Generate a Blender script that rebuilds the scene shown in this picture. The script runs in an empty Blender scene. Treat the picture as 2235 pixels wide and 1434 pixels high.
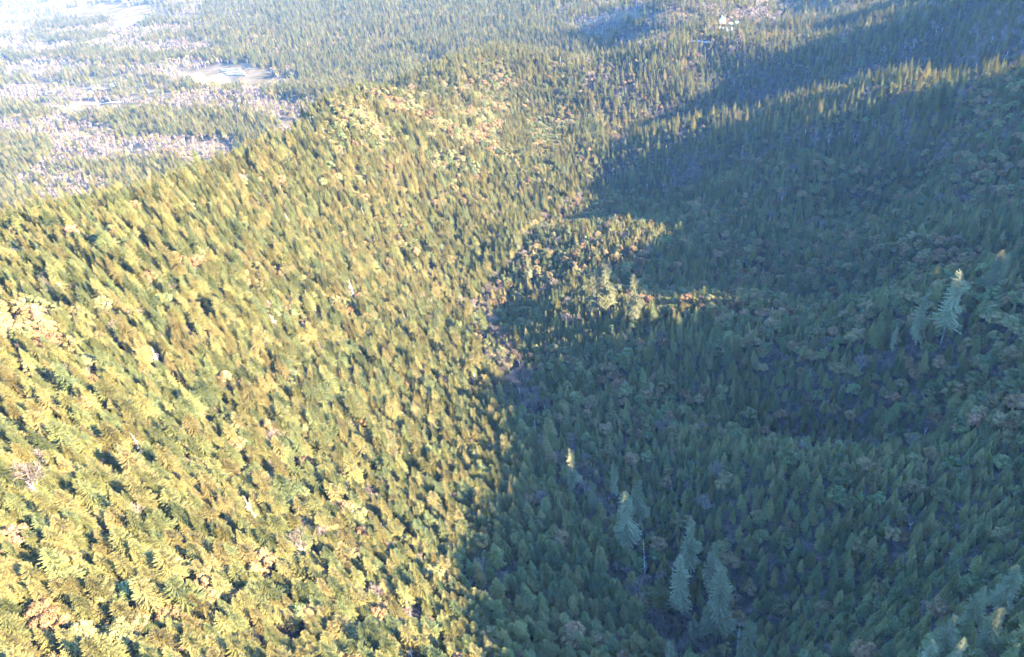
import bpy, math, random
import numpy as np

# ------------------------------------------------------------------ camera
W, H, F = 2235.0, 1434.0, 1490.0            # photograph size and focal length in its pixels
CAM_Z = 360.0
PITCH, ROLL = math.radians(35.811), math.radians(10.110)
scene = bpy.context.scene
COL = scene.collection
fwd = np.array([0, math.cos(PITCH), -math.sin(PITCH)])
_r0 = np.array([1.0, 0, 0]); _u0 = np.cross(_r0, fwd)
right = math.cos(ROLL) * _r0 - math.sin(ROLL) * _u0
up = math.sin(ROLL) * _r0 + math.cos(ROLL) * _u0
from mathutils import Matrix, Vector
cam_data = bpy.data.cameras.new("camera")
cam = bpy.data.objects.new("camera", cam_data)
COL.objects.link(cam)
m = Matrix.Identity(4)
for i in range(3):
    m[i][0], m[i][1], m[i][2] = right[i], up[i], -fwd[i]
m[2][3] = CAM_Z
cam.matrix_world = m
cam_data.sensor_fit = 'HORIZONTAL'
cam_data.sensor_width = 36.0
cam_data.lens = 36.0 * F / W
cam_data.clip_start = 1.0
cam_data.clip_end = 30000.0
scene.camera = cam

# ------------------------------------------------------------------ light
SUN_EL = math.radians(19.0)
SUN_AZ = math.radians(-20.0)                # direction to the sun, from +x towards +y
SKY_STRENGTH = 0.15
SUN_STRENGTH = 4.6
EXPOSURE = 4.0
world = bpy.data.worlds.new("World"); scene.world = world
world.use_nodes = True
nt = world.node_tree
bg = nt.nodes["Background"]
sky = nt.nodes.new("ShaderNodeTexSky"); sky.sky_type = 'NISHITA'; sky.sun_disc = False
sky.sun_elevation = SUN_EL; sky.sun_rotation = math.radians(90.0) - SUN_AZ
sky.altitude = 300; sky.air_density = 1.0; sky.dust_density = 0.3; sky.ozone_density = 8.0
nt.links.new(sky.outputs[0], bg.inputs[0]); bg.inputs[1].default_value = SKY_STRENGTH
sd = bpy.data.lights.new("sun", 'SUN'); sd.energy = SUN_STRENGTH; sd.angle = math.radians(0.5); sd.color = (1.0, 0.82, 0.56)
sun = bpy.data.objects.new("sun", sd); COL.objects.link(sun)
sv = Vector((math.cos(SUN_EL) * math.cos(SUN_AZ), math.cos(SUN_EL) * math.sin(SUN_AZ), math.sin(SUN_EL)))
sun.rotation_euler = sv.to_track_quat('Z', 'Y').to_euler(); sun.location = (0, 0, 600)
vs = scene.view_settings
scene.display_settings.display_device = 'sRGB'
vs.view_transform = 'Standard'; vs.look = 'None'; vs.exposure = EXPOSURE; vs.gamma = 1.0
cy = scene.cycles
cy.max_bounces = 5; cy.diffuse_bounces = 2; cy.transmission_bounces = 3; cy.glossy_bounces = 1; cy.volume_bounces = 1
cy.use_denoising = True
cy.use_adaptive_sampling = True; cy.adaptive_threshold = 0.02

# ------------------------------------------------------------------ helpers
def ray(u, v):
    u = np.asarray(u, float); v = np.asarray(v, float)
    d = fwd + ((u - W / 2) / F)[..., None] * right + (-(v - H / 2) / F)[..., None] * up
    return d / np.linalg.norm(d, axis=-1, keepdims=True)

def proj(x, y, z):
    P = np.stack([x, y, z - CAM_Z], -1)
    d = P @ fwd
    ds = np.where(d < 1, 1, d)
    return np.where(d < 1, -1e5, W / 2 + F * (P @ right) / ds), np.where(d < 1, 1e5, H / 2 - F * (P @ up) / ds), d

def tag(o, label=None, cat=None, group=None, kind=None):
    if label: o["label"] = label
    if cat: o["category"] = cat
    if group: o["group"] = group
    if kind: o["kind"] = kind
    return o

def make_mesh(name, V, Fc, mats, fmat=None, shade=None, smooth=False):
    """V (n,3); Fc list of (k,3) / (k,4) int arrays; fmat list of material indices per block"""
    me = bpy.data.meshes.new(name)
    V = np.asarray(V, np.float32)
    loops = np.concatenate([f.ravel() for f in Fc]).astype(np.int32)
    tot = np.concatenate([np.full(len(f), f.shape[1], np.int32) for f in Fc])
    start = np.concatenate([[0], np.cumsum(tot)[:-1]]).astype(np.int32)
    me.vertices.add(len(V)); me.vertices.foreach_set("co", V.ravel())
    me.loops.add(len(loops)); me.loops.foreach_set("vertex_index", loops)
    me.polygons.add(len(tot)); me.polygons.foreach_set("loop_start", start)
    if fmat is not None:
        me.polygons.foreach_set("material_index", np.concatenate([np.full(len(f), k, np.int32) for f, k in zip(Fc, fmat)]))
    me.update(calc_edges=True)
    me.polygons.foreach_set("use_smooth", np.full(len(tot), smooth, bool))
    for mt in mats: me.materials.append(mt)
    if shade is not None:
        a = me.attributes.new("tone", 'FLOAT', 'POINT'); a.data.foreach_set("value", np.asarray(shade, np.float32))
    me.validate()
    return me

def link(name, me, parent=None, loc=None):
    o = bpy.data.objects.new(name, me); COL.objects.link(o)
    if parent is not None: o.parent = parent
    if loc is not None: o.location = loc
    return o

# ------------------------------------------------------------------ materials
def new_mat(name):
    mt = bpy.data.materials.new(name); mt.use_nodes = True
    n = mt.node_tree.nodes; n.clear()
    return mt, n, mt.node_tree.links

def foliage_mat(name, stops, rough_scale=70.0, transl=0.10, rnd=0.55, val=0.38):
    """colour ramp driven by where the tree stands (noise at its location) and a per-tree random"""
    mt, n, l = new_mat(name)
    out = n.new("ShaderNodeOutputMaterial")
    oi = n.new("ShaderNodeObjectInfo")
    nz = n.new("ShaderNodeTexNoise"); nz.inputs["Scale"].default_value = 1.0 / rough_scale; nz.inputs["Detail"].default_value = 2.0
    l.new(oi.outputs["Location"], nz.inputs["Vector"])
    mx = n.new("ShaderNodeMix"); mx.data_type = 'FLOAT'; mx.inputs[0].default_value = rnd
    l.new(nz.outputs["Fac"], mx.inputs[2]); l.new(oi.outputs["Random"], mx.inputs[3])
    rp = n.new("ShaderNodeValToRGB"); cr = rp.color_ramp
    while len(cr.elements) > 1: cr.elements.remove(cr.elements[-1])
    cr.elements[0].position = stops[0][0]; cr.elements[0].color = (*stops[0][1], 1)
    for p, c in stops[1:]:
        e = cr.elements.new(p); e.color = (*c, 1)
    l.new(mx.outputs[0], rp.inputs[0])
    at = n.new("ShaderNodeAttribute"); at.attribute_name = "tone"
    # per-tree brightness from a second hash of the random
    h1 = n.new("ShaderNodeMath"); h1.operation = 'MULTIPLY'; h1.inputs[1].default_value = 17.31
    h2 = n.new("ShaderNodeMath"); h2.operation = 'FRACT'
    h3 = n.new("ShaderNodeMapRange"); h3.inputs[3].default_value = 1 - val; h3.inputs[4].default_value = 1 + val
    l.new(oi.outputs["Random"], h1.inputs[0]); l.new(h1.outputs[0], h2.inputs[0]); l.new(h2.outputs[0], h3.inputs[0])
    mu = n.new("ShaderNodeMath"); mu.operation = 'MULTIPLY'
    l.new(at.outputs["Fac"], mu.inputs[0]); l.new(h3.outputs[0], mu.inputs[1])
    vm = n.new("ShaderNodeVectorMath"); vm.operation = 'SCALE'
    l.new(rp.outputs[0], vm.inputs[0]); l.new(mu.outputs[0], vm.inputs["Scale"])
    df = n.new("ShaderNodeBsdfDiffuse"); tr = n.new("ShaderNodeBsdfTranslucent"); ms = n.new("ShaderNodeMixShader")
    ms.inputs[0].default_value = transl
    l.new(vm.outputs[0], df.inputs[0]); l.new(vm.outputs[0], tr.inputs[0])
    l.new(df.outputs[0], ms.inputs[1]); l.new(tr.outputs[0], ms.inputs[2]); l.new(ms.outputs[0], out.inputs[0])
    return mt

def simple_mat(name, col, rough=0.9, nscale=None, col2=None, coords='Object'):
    mt, n, l = new_mat(name)
    out = n.new("ShaderNodeOutputMaterial"); b = n.new("ShaderNodeBsdfPrincipled")
    b.inputs["Base Color"].default_value = (*col, 1); b.inputs["Roughness"].default_value = rough
    b.inputs["Specular IOR Level"].default_value = 0.25
    if nscale:
        tc = n.new("ShaderNodeTexCoord"); nz = n.new("ShaderNodeTexNoise"); nz.inputs["Scale"].default_value = nscale; nz.inputs["Detail"].default_value = 5
        rp = n.new("ShaderNodeValToRGB"); rp.color_ramp.elements[0].position = 0.35; rp.color_ramp.elements[1].position = 0.65
        rp.color_ramp.elements[0].color = (*col, 1); rp.color_ramp.elements[1].color = (*(col2 or col), 1)
        l.new(tc.outputs[coords], nz.inputs[0]); l.new(nz.outputs["Fac"], rp.inputs[0]); l.new(rp.outputs[0], b.inputs["Base Color"])
    l.new(b.outputs[0], out.inputs[0])
    return mt

M_NEEDLE = foliage_mat("conifer needles", [(0.22, (0.080, 0.094, 0.038)), (0.42, (0.112, 0.113, 0.040)), (0.60, (0.140, 0.122, 0.042)), (0.80, (0.154, 0.120, 0.046))])
M_NEEDLE_GREY = foliage_mat("grey green needles", [(0.3, (0.130, 0.132, 0.066)), (0.7, (0.160, 0.152, 0.078))])
M_LEAF = foliage_mat("evergreen broad leaves", [(0.24, (0.100, 0.118, 0.048)), (0.47, (0.138, 0.124, 0.050)), (0.63, (0.175, 0.123, 0.056)), (0.80, (0.205, 0.112, 0.056))], rough_scale=90)
M_TWIG = foliage_mat("bare twigs", [(0.3, (0.135, 0.104, 0.086)), (0.7, (0.20, 0.155, 0.120))], transl=0.0)
M_SHRUB = foliage_mat("undergrowth leaves", [(0.3, (0.065, 0.070, 0.040)), (0.5, (0.10, 0.085, 0.05)), (0.7, (0.16, 0.11, 0.075))], transl=0.1)
M_BARK = simple_mat("bark", (0.07, 0.05, 0.04), 0.95, 1.5, (0.13, 0.10, 0.08))
M_BARK_PALE = simple_mat("weathered bare wood", (0.34, 0.31, 0.28), 0.9, 2.0, (0.5, 0.46, 0.42))

# ------------------------------------------------------------------ terrain
CP=[
# left slope
(0,1434,230),(300,1300,242),(600,1300,252),(900,1300,268),(1050,1300,283),(1250,1330,293),(1480,1400,300),
(1700,1350,290),(2000,1300,280),(2235,1300,262),(2235,1434,225),(1900,1434,255),
(1270,1080,352),(1120,880,410),(1060,720,490),(1010,650,535),
(1190,480,680),(1260,430,730),(1350,300,870),(1200,130,1250),(1150,60,1550),
(0,535,415),(200,462,450),(400,388,495),(560,318,575),(740,208,700),(830,185,790),(900,150,960),(1000,125,1080),(1080,90,1220),
(0,700,330),(0,1000,272),(300,700,350),(300,1000,290),(600,1000,320),(900,1000,350),(600,700,405),(900,700,455),(1020,720,478),
(300,500,410),(600,450,520),(900,450,625),(1100,450,662),(700,300,625),(900,300,705),(1100,300,805),(1000,230,850),(1200,250,925),
# right
(1250,640,492),(1440,690,440),(1600,705,412),(1800,690,418),(1900,620,440),(2100,540,475),(2235,480,500),
(2235,750,370),(2235,1000,308),(1650,1010,338),(1900,1005,322),(2130,1020,300),(1750,950,380),(1950,950,356),(2150,960,332),(1500,1000,357),(1300,1000,368),(1800,850,372),(1500,850,395),(1300,850,410),(2000,800,372),
(1700,645,556),(1850,640,498),(1500,600,545),(1900,520,540),(1700,450,615),(1500,450,650),(1300,472,635),(1440,490,602),(2235,400,560),(2000,380,640),(1800,380,668),(1500,380,725),
(1450,292,785),(1600,272,745),(1800,250,706),(2000,215,666),(2150,190,640),(2235,180,625),
(1500,262,935),(1700,212,955),(1900,180,910),(2100,150,885),(2235,120,850),
(1340,188,975),(1500,160,990),(1700,132,1000),(1850,118,950),(1450,118,1300),(1620,98,1230),(1800,88,1180),(1450,62,1310),(1900,98,955),(2000,72,950),(2100,45,925),(2235,0,870),(1580,60,1185),(1300,60,1420),(1330,115,1330),(1500,74,1200),(1250,95,1400),(1750,70,1230),(1700,35,1500)]
WP=[(265,0,-130),(286,55,-134),(445,520,-228),(485,575,-246),(425,610,-256),(520,520,-222),(422,314,-212),(443,370,-210),(464,427,-203),(493,480,-197),(409,276,-205),(-238,478,-188),(-214,562,-208),(-172,700,-218),(-282,355,-150),(-140,800,-232),(-330,420,-205),(-300,520,-260),(-230,640,-275),(-420,380,-300),(-430,250,-260),(-300,180,-170),(-260,90,-170),(-150,20,-165),(-60,-20,-195),(30,0,-235),(120,0,-215),
(-420,560,-338),(-600,400,-345),(-200,760,-275),(-330,760,-335),(-120,860,-260),(-250,950,-335),(-100,1050,-300),(-100,1250,-345),(-300,1300,-348),(-600,900,-348),(-700,0,-330),
(50,1400,-345),(200,1700,-348),(500,1500,-338),(500,1350,-315),(700,1300,-338),(850,1200,-315),(900,1000,-245),(1000,1500,-335),(-300,-200,-150),(-500,-200,-250)]
OCC=[(-250,-80),(-100,-90),(20,-90),(95,-80),(140,-74),(180,-82),(215,-94),(245,-92),(290,-82),(330,-99),(362,-114),(395,-117),(425,-115),(458,-115),(490,-126),(527,-142),(600,-141),(684,-156),(760,-158),(820,-188),(860,-203),(900,-214),(960,-222),(1000,-230),(1060,-230),(1110,-222),(1170,-222),(1230,-235),(1300,-300)]
S0 = 430.0
hs = np.array([math.cos(SUN_AZ), math.sin(SUN_AZ)]); ps = np.array([-hs[1], hs[0]])
CPa = np.array(CP, float)
P = ray(CPa[:, 0], CPa[:, 1]) * CPa[:, 2:3]
# the points were read off the canopy: the ground lies a tree's height below
P[:, 2] -= np.where(P[:, 0] < np.interp(P[:, 1], [100, 300, 450, 650, 800, 1500], [30, -10, -20, 60, 140, 150]), 12.0, 7.0)
mo = []
for w_, z_ in OCC:
    for s_, dz in ((S0, 0), (S0 + 220, -25)):
        xy = s_ * hs + w_ * ps; mo.append((xy[0], xy[1], z_ + dz))
X = np.vstack([P, np.array(WP, float), np.array(mo)])
def tps_fit(X):
    n = len(X); xy = X[:, :2] / 500
    r2 = ((xy[:, None] - xy[None]) ** 2).sum(-1)
    K = 0.5 * r2 * np.log(r2 + 1e-12)
    A = np.zeros((n + 3, n + 3)); A[:n, :n] = K + 2e-4 * np.eye(n)
    A[:n, n] = 1; A[:n, n + 1:] = xy; A[n, :n] = 1; A[n + 1:, :n] = xy.T
    b = np.zeros(n + 3); b[:n] = X[:, 2]
    return xy, np.linalg.solve(A, b)
TXY, TW = tps_fit(X)
def sines(x, y, seed=0, lo=60, hi=260, k=10):
    r = np.random.RandomState(seed); z = 0
    for _ in range(k):
        a = r.rand() * 6.283; L = r.uniform(lo, hi); ph = r.rand() * 6.283
        z = z + np.sin((x * np.cos(a) + y * np.sin(a)) / L * 6.283 + ph) * L / hi
    return z
def ss(a, b, t):
    t = np.clip((t - a) / (b - a), 0, 1); return t * t * (3 - 2 * t)
def ridges(x, y):
    """low spurs and gullies running down the right-hand slopes"""
    r = np.random.RandomState(12); q = 0
    for _ in range(7):
        a = r.uniform(-.9, .9) + 1.0; L = r.uniform(70, 170); ph = r.rand() * 6.283
        q = q + np.sin((x * np.cos(a) + y * np.sin(a)) / L * 6.283 + ph + .8 * np.sin((x * np.sin(a) - y * np.cos(a)) / 210)) * L / 170
    s = x * hs[0] + y * hs[1]; w = x * ps[0] + y * ps[1]
    m_ = np.clip((s + 90) / 120, 0, 1) * np.clip((330 - s) / 80, 0, 1) * np.clip((w - 60) / 100, 0, 1)
    return q * 4.6 * m_
def height_raw(x, y):
    q = np.stack([x.ravel(), y.ravel()], 1) / 500; n = len(TXY); out = np.empty(len(q))
    for i in range(0, len(q), 20000):
        c = q[i:i + 20000]; r2 = ((c[:, None] - TXY[None]) ** 2).sum(-1)
        out[i:i + 20000] = (0.5 * r2 * np.log(r2 + 1e-12)) @ TW[:n] + TW[n] + c @ TW[n + 1:]
    z = out.reshape(x.shape)
    far = np.maximum(ss(1350, 1750, y), ss(450, 800, -x - 0.1 * y))
    behind = ss(-150, -700, y)
    low = -350 + sines(x, y, 3) * 1.5 + ss(1500, 4500, x) * 200 + ss(600, 2500, x - 0.2 * y + 200) * 60
    z = z * (1 - far) + low * far
    z = z * (1 - behind) + np.clip(z, -300, -100) * behind
    z = np.maximum(z, -362 + sines(x, y, 3) * 1.5)
    z = np.minimum(z, 40)
    z = z + ridges(x, y) * (1 - far)
    z = z + sines(x, y, 1) * (1.9 - 1.2 * far) * (1 - ss(260, 380, x * hs[0] + y * hs[1])) + sines(x, y, 7, 18, 60, 8) * 0.35
    return z + CAM_Z
def axis(a0, a1, step, lo, hi, g):
    v = list(np.arange(a0, a1 + .1, step)); s = step
    while v[-1] < hi: s *= g; v.append(v[-1] + s)
    s = step; h = []
    x = a0
    while x > lo: s *= g; x -= s; h.append(x)
    return np.array(h[::-1] + v)
AX = axis(-520, 760, 6.0, -9000, 7000, 1.03)
AY = axis(-60, 1500, 6.0, -2500, 13000, 1.022)
GX, GY = np.meshgrid(AX, AY)
GZ = height_raw(GX, GY)
def ground(x, y):
    x = np.asarray(x, float); y = np.asarray(y, float)
    i = np.clip(np.searchsorted(AX, x) - 1, 0, len(AX) - 2); j = np.clip(np.searchsorted(AY, y) - 1, 0, len(AY) - 2)
    a = np.clip((x - AX[i]) / (AX[i + 1] - AX[i]), 0, 1); b = np.clip((y - AY[j]) / (AY[j + 1] - AY[j]), 0, 1)
    return GZ[j, i] * (1 - a) * (1 - b) + GZ[j, i + 1] * a * (1 - b) + GZ[j + 1, i] * (1 - a) * b + GZ[j + 1, i + 1] * a * b
def at(u, v, lift=0.0):
    """the point of the terrain seen at a place of the photograph"""
    d = ray(np.array([u]), np.array([v]))[0]; t = 60.0
    for _ in range(3000):
        p = d * t
        g = p[2] + CAM_Z - float(ground(p[0], p[1])) - lift
        if g < 0.15: break
        t += max(0.2, min(g * 0.6, 20))
    return np.array([p[0], p[1], float(ground(p[0], p[1]))])

# open ground: (u, v, half width, half height, clearing strength)
MEADOWS = [(255, 25, 130, 20, .93), (400, 40, 60, 10, .8), (90, 165, 110, 30, .7), (250, 185, 140, 26, .78), (170, 232, 120, 13, .93), (330, 205, 70, 18, .75),
           (500, 168, 120, 30, 1.0), (60, 95, 70, 25, .6), (40, 20, 60, 18, .5), (1400, 35, 140, 14, .6), (1270, 45, 50, 16, .6), (1790, 35, 50, 8, .8),
           (1592, 56, 28, 8, 1.0), (1870, 172, 24, 8, .8), (620, 262, 60, 12, .55), (300, 330, 45, 12, .7), (470, 320, 55, 12, .6), (960, 142, 55, 9, .7),
           (1530, 93, 35, 5, .95), (1740, 352, 18, 5, .5), (1060, 740, 12, 55, .7), (1130, 850, 16, 70, .7), (1700, 10, 200, 8, .5), (270, 46, 30, 10, 1.0)]
def openness(x, y, z):
    u, v, d = proj(x, y, z)
    o = np.zeros_like(u)
    wob = 0.22 * sines(x, y, 11, 25, 120, 8)
    for mu, mv, a, b, s in MEADOWS:
        r = np.sqrt(((u - mu) / a) ** 2 + ((v - mv) / b) ** 2) + wob * 0.35
        o = np.maximum(o, s * ss(1.15, 0.75, r))
    return o

M_GROUND, n, l = new_mat("forest floor")
out = n.new("ShaderNodeOutputMaterial"); b = n.new("ShaderNodeBsdfDiffuse")
geo = n.new("ShaderNodeNewGeometry")
def noise(scale, detail=6.0):
    z = n.new("ShaderNodeTexNoise"); z.inputs["Scale"].default_value = scale; z.inputs["Detail"].default_value = detail
    l.new(geo.outputs["Position"], z.inputs["Vector"]); return z
def ramp(src, stops):
    r = n.new("ShaderNodeValToRGB"); cr = r.color_ramp
    while len(cr.elements) > 1: cr.elements.remove(cr.elements[-1])
    cr.elements[0].position = stops[0][0]; cr.elements[0].color = (*stops[0][1], 1)
    for p_, c_ in stops[1:]:
        e = cr.elements.new(p_); e.color = (*c_, 1)
    l.new(src, r.inputs[0]); return r
wood = ramp(noise(0.35).outputs["Fac"], [(0.35, (0.030, 0.026, 0.022)), (0.5, (0.055, 0.042, 0.034)), (0.72, (0.12, 0.09, 0.07))])
grass = ramp(noise(0.02).outputs["Fac"], [(0.32, (0.062, 0.052, 0.030)), (0.5, (0.100, 0.080, 0.048)), (0.66, (0.145, 0.112, 0.072))])
att = n.new("ShaderNodeAttribute"); att.attribute_name = "open_ground"
mx = n.new("ShaderNodeMix"); mx.data_type = 'RGBA'
l.new(att.outputs["Fac"], mx.inputs[0]); l.new(wood.outputs[0], mx.inputs[6]); l.new(grass.outputs[0], mx.inputs[7])
l.new(mx.outputs[2], b.inputs[0]); l.new(b.outputs[0], out.inputs[0])

# the pond bed is levelled into the terrain
POND = at(283, 46)
rp_ = np.hypot((GX - POND[0]) / 130.0, (GY - POND[1]) / 190.0)
GZ = np.where(rp_ < 1.6, GZ * ss(1.0, 1.6, rp_) + (POND[2]) * (1 - ss(1.0, 1.6, rp_)), GZ)
ny_, nx_ = GX.shape
idx = np.arange(nx_ * ny_).reshape(ny_, nx_)
quads = np.stack([idx[:-1, :-1], idx[:-1, 1:], idx[1:, 1:], idx[1:, :-1]], -1).reshape(-1, 4)
me = make_mesh("terrain", np.stack([GX, GY, GZ], -1).reshape(-1, 3), [quads], [M_GROUND], smooth=True)
OPEN = openness(GX.ravel(), GY.ravel(), GZ.ravel())
lowl = (GZ.ravel() < 30) & (GY.ravel() > 700)
og = np.maximum(ss(0.2, 0.8, OPEN), np.where((GZ.ravel() < 32) & ((GY.ravel() > 1300) | (GX.ravel() < -300)), 0.5, 0))
a = me.attributes.new("open_ground", 'FLOAT', 'POINT'); a.data.foreach_set("value", og.astype(np.float32))
tag(link("terrain", me), "forested hills and a ravine running down to a pale lowland", kind="structure")

# ------------------------------------------------------------------ tree meshes
class TB:
    """collects crown and trunk geometry of one tree"""
    def __init__(s):
        s.v = {0: [], 1: []}; s.t = {0: [], 1: []}; s.q = {0: [], 1: []}; s.tone = {0: [], 1: []}; s.n = {0: 0, 1: 0}
    def add(s, k, V, tri=None, quad=None, tone=1.0):
        b0 = s.n[k]; V = np.asarray(V, float).reshape(-1, 3)
        s.v[k].append(V); s.n[k] += len(V); s.tone[k].append(np.full(len(V), tone) if np.isscalar(tone) else np.asarray(tone))
        if tri is not None and len(tri): s.t[k].append(np.asarray(tri, int).reshape(-1, 3) + b0)
        if quad is not None and len(quad): s.q[k].append(np.asarray(quad, int).reshape(-1, 4) + b0)
    def tube(s, k, p0, p1, r0, r1, sides=5, tone=1.0):
        p0 = np.asarray(p0, float); p1 = np.asarray(p1, float); d = p1 - p0; d = d / (np.linalg.norm(d) + 1e-9)
        a = np.cross(d, [0.3, 0.5, 0.81]); a /= np.linalg.norm(a); b_ = np.cross(d, a)
        th = np.arange(sides) / sides * 2 * np.pi
        ring = np.cos(th)[:, None] * a + np.sin(th)[:, None] * b_
        V = np.vstack([p0 + ring * r0, p1 + ring * r1]); i = np.arange(sides); j = (i + 1) % sides
        s.add(k, V, quad=np.stack([i, j, j + sides, i + sides], 1), tone=tone)
    def blocks(s, k):
        F_ = []
        if s.t[k]: F_.append(np.concatenate(s.t[k]))
        if s.q[k]: F_.append(np.concatenate(s.q[k]))
        return F_
    def mesh(s, name, k, mat):
        return make_mesh(name, np.concatenate(s.v[k]), s.blocks(k), [mat], shade=np.concatenate(s.tone[k]))
    def joined(s, name, mats):
        V = np.concatenate(s.v[0] + s.v[1]); tone = np.concatenate(s.tone[0] + s.tone[1]); off = s.n[0]
        F0 = s.blocks(0); F1 = [f + off for f in s.blocks(1)]
        return make_mesh(name, V, F0 + F1, mats, fmat=[0] * len(F0) + [1] * len(F1), shade=tone)

def trunk(tb, h, r, rng, frac=1.0, lean=0.012):
    n_ = 5; pts = []
    for i in range(n_ + 1):
        t = i / n_; pts.append((rng.uniform(-1, 1) * lean * h * t, rng.uniform(-1, 1) * lean * h * t, -1.2 + (h * frac + 1.2) * t))
    for i in range(n_):
        tb.tube(1, pts[i], pts[i + 1], r * (1 - 0.88 * i / n_), r * (1 - 0.88 * (i + 1) / n_), 6)
    return pts

def conifer(seed, h, r, base, levels, per, shape=0.85, ragged=0.2, droop=0.35, detail=3, lobes=0.0, twig=1.0):
    """unit in metres; base = bare part of the stem; each branch is a drooping toothed spray"""
    rng = np.random.RandomState(seed); tb = TB(); trunk(tb, h, 0.011 * h + 0.05, rng)
    ph = rng.rand() * 6.28
    lob_ph = rng.rand(6) * 6.28
    z0 = base * h
    for li in range(levels):
        t = (li + rng.uniform(-.3, .3)) / (levels - 1); t = min(max(t, 0), 1)
        z = z0 + (h * 0.985 - z0) * (t ** 0.92)
        R = r * ((1 - t) ** shape + 0.035) * (0.82 + 0.18 * min(1, t * 6))
        np_ = max(3, int(round(per * (0.55 + 0.45 * (1 - t)))))
        for k in range(np_):
            ph += 2.399 + rng.uniform(-.3, .3)
            a = ph
            lob = 1 + lobes * math.sin(a * 2 + t * 9 + lob_ph[0]) + lobes * 0.7 * math.sin(a + t * 17 + lob_ph[1])
            L = R * lob * (1 + rng.uniform(-ragged, ragged * 0.7))
            if rng.rand() < ragged * 0.35: L *= 0.45
            ca, sa = math.cos(a), math.sin(a)
            rise = (0.55 * t - droop * (1 - t)) * L + rng.uniform(-.08, .08) * L
            zz = z + rng.uniform(-.4, .4) * (h - z0) / levels
            tone = rng.uniform(0.82, 1.18)
            W_ = 0.34 * L ** 0.8 * twig + 0.16
            # spine points: root, mid, tip (tip lifts again a little)
            seg = detail
            base_i = []
            V = []; T = []; 
            ts = np.linspace(0.0, 1.0, seg + 1)
            for i in range(seg):
                f0, f1 = ts[i], ts[i + 1]
                def pt(f):
                    zf = zz + rise * f + 0.16 * L * (f * f - f) * (1 if t < .8 else 0)
                    return np.array([ca * L * f, sa * L * f, zf])
                p0, p1 = pt(f0), pt(min(1.0, f1 + 0.04))
                wd = W_ * (1.15 - 0.75 * f0) * rng.uniform(.75, 1.2)
                side = np.array([-sa, ca, 0.0])
                back = (p1 - p0) * 0.35
                hang = -0.28 * wd
                n0 = len(V)
                # a toothed spray: two swept wings and a central blade
                V += [p0, p1 + [0, 0, .05 * wd], p0 + back + side * wd + [0, 0, hang + rng.uniform(-.1, .1) * wd], p0 + back - side * wd + [0, 0, hang + rng.uniform(-.1, .1) * wd],
                      p0 * .5 + p1 * .5 + [0, 0, 0.12 * wd]]
                T += [(n0, n0 + 2, n0 + 4), (n0 + 2, n0 + 1, n0 + 4), (n0, n0 + 4, n0 + 3), (n0 + 3, n0 + 4, n0 + 1)]
            tb.add(0, V, tri=T, tone=tone)
    # leader
    tb.add(0, [(0.12, 0, h * .95), (-.06, .1, h * .95), (-.06, -.1, h * .95), (0, 0, h * 1.02)], tri=[(0, 1, 3), (1, 2, 3), (2, 0, 3)], tone=1.1)
    return tb

def broadleaf(seed, h, r, clumps=26, per=60, leaf=0.55, flat=0.75):
    rng = np.random.RandomState(seed); tb = TB()
    trunk(tb, h * 0.72, 0.016 * h + 0.05, rng, lean=0.05)
    cz = h * 0.66
    for c in range(clumps):
        d = rng.normal(size=3); d[2] = abs(d[2]) * 0.95 - 0.25; d /= np.linalg.norm(d)
        rr = rng.uniform(0.55, 0.95) if c > clumps * .2 else rng.uniform(.1, .5)
        cen = np.array([d[0] * r * rr, d[1] * r * rr, cz + d[2] * (h - cz) * rr])
        cr = r * rng.uniform(0.26, 0.42)
        if c % 2 == 0: tb.tube(1, (0, 0, h * rng.uniform(.3, .5)), cen, 0.10, 0.03, 4)
        tone_c = rng.uniform(0.75, 1.22)
        dirs = rng.normal(size=(per, 3)); dirs /= np.linalg.norm(dirs, axis=1)[:, None]
        dirs[:, 2] = np.where(dirs[:, 2] < -0.3, -dirs[:, 2], dirs[:, 2])
        pos = cen + dirs * cr * rng.uniform(.7, 1.05, (per, 1)) * [1, 1, flat]
        nrm = dirs + rng.normal(scale=.45, size=(per, 3)); nrm /= np.linalg.norm(nrm, axis=1)[:, None]
        aa = np.cross(nrm, rng.normal(size=(per, 3))); aa /= np.linalg.norm(aa, axis=1)[:, None]; bb = np.cross(nrm, aa)
        sz = leaf * rng.uniform(.6, 1.3, (per, 1))
        V = np.stack([pos + aa * sz, pos + bb * sz * .6, pos - aa * sz, pos - bb * sz * .6], 1).reshape(-1, 3)
        i = np.arange(per) * 4
        tb.add(0, V, quad=np.stack([i, i + 1, i + 2, i + 3], 1), tone=np.repeat(tone_c * rng.uniform(.85, 1.15, per), 4))
    return tb

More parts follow.
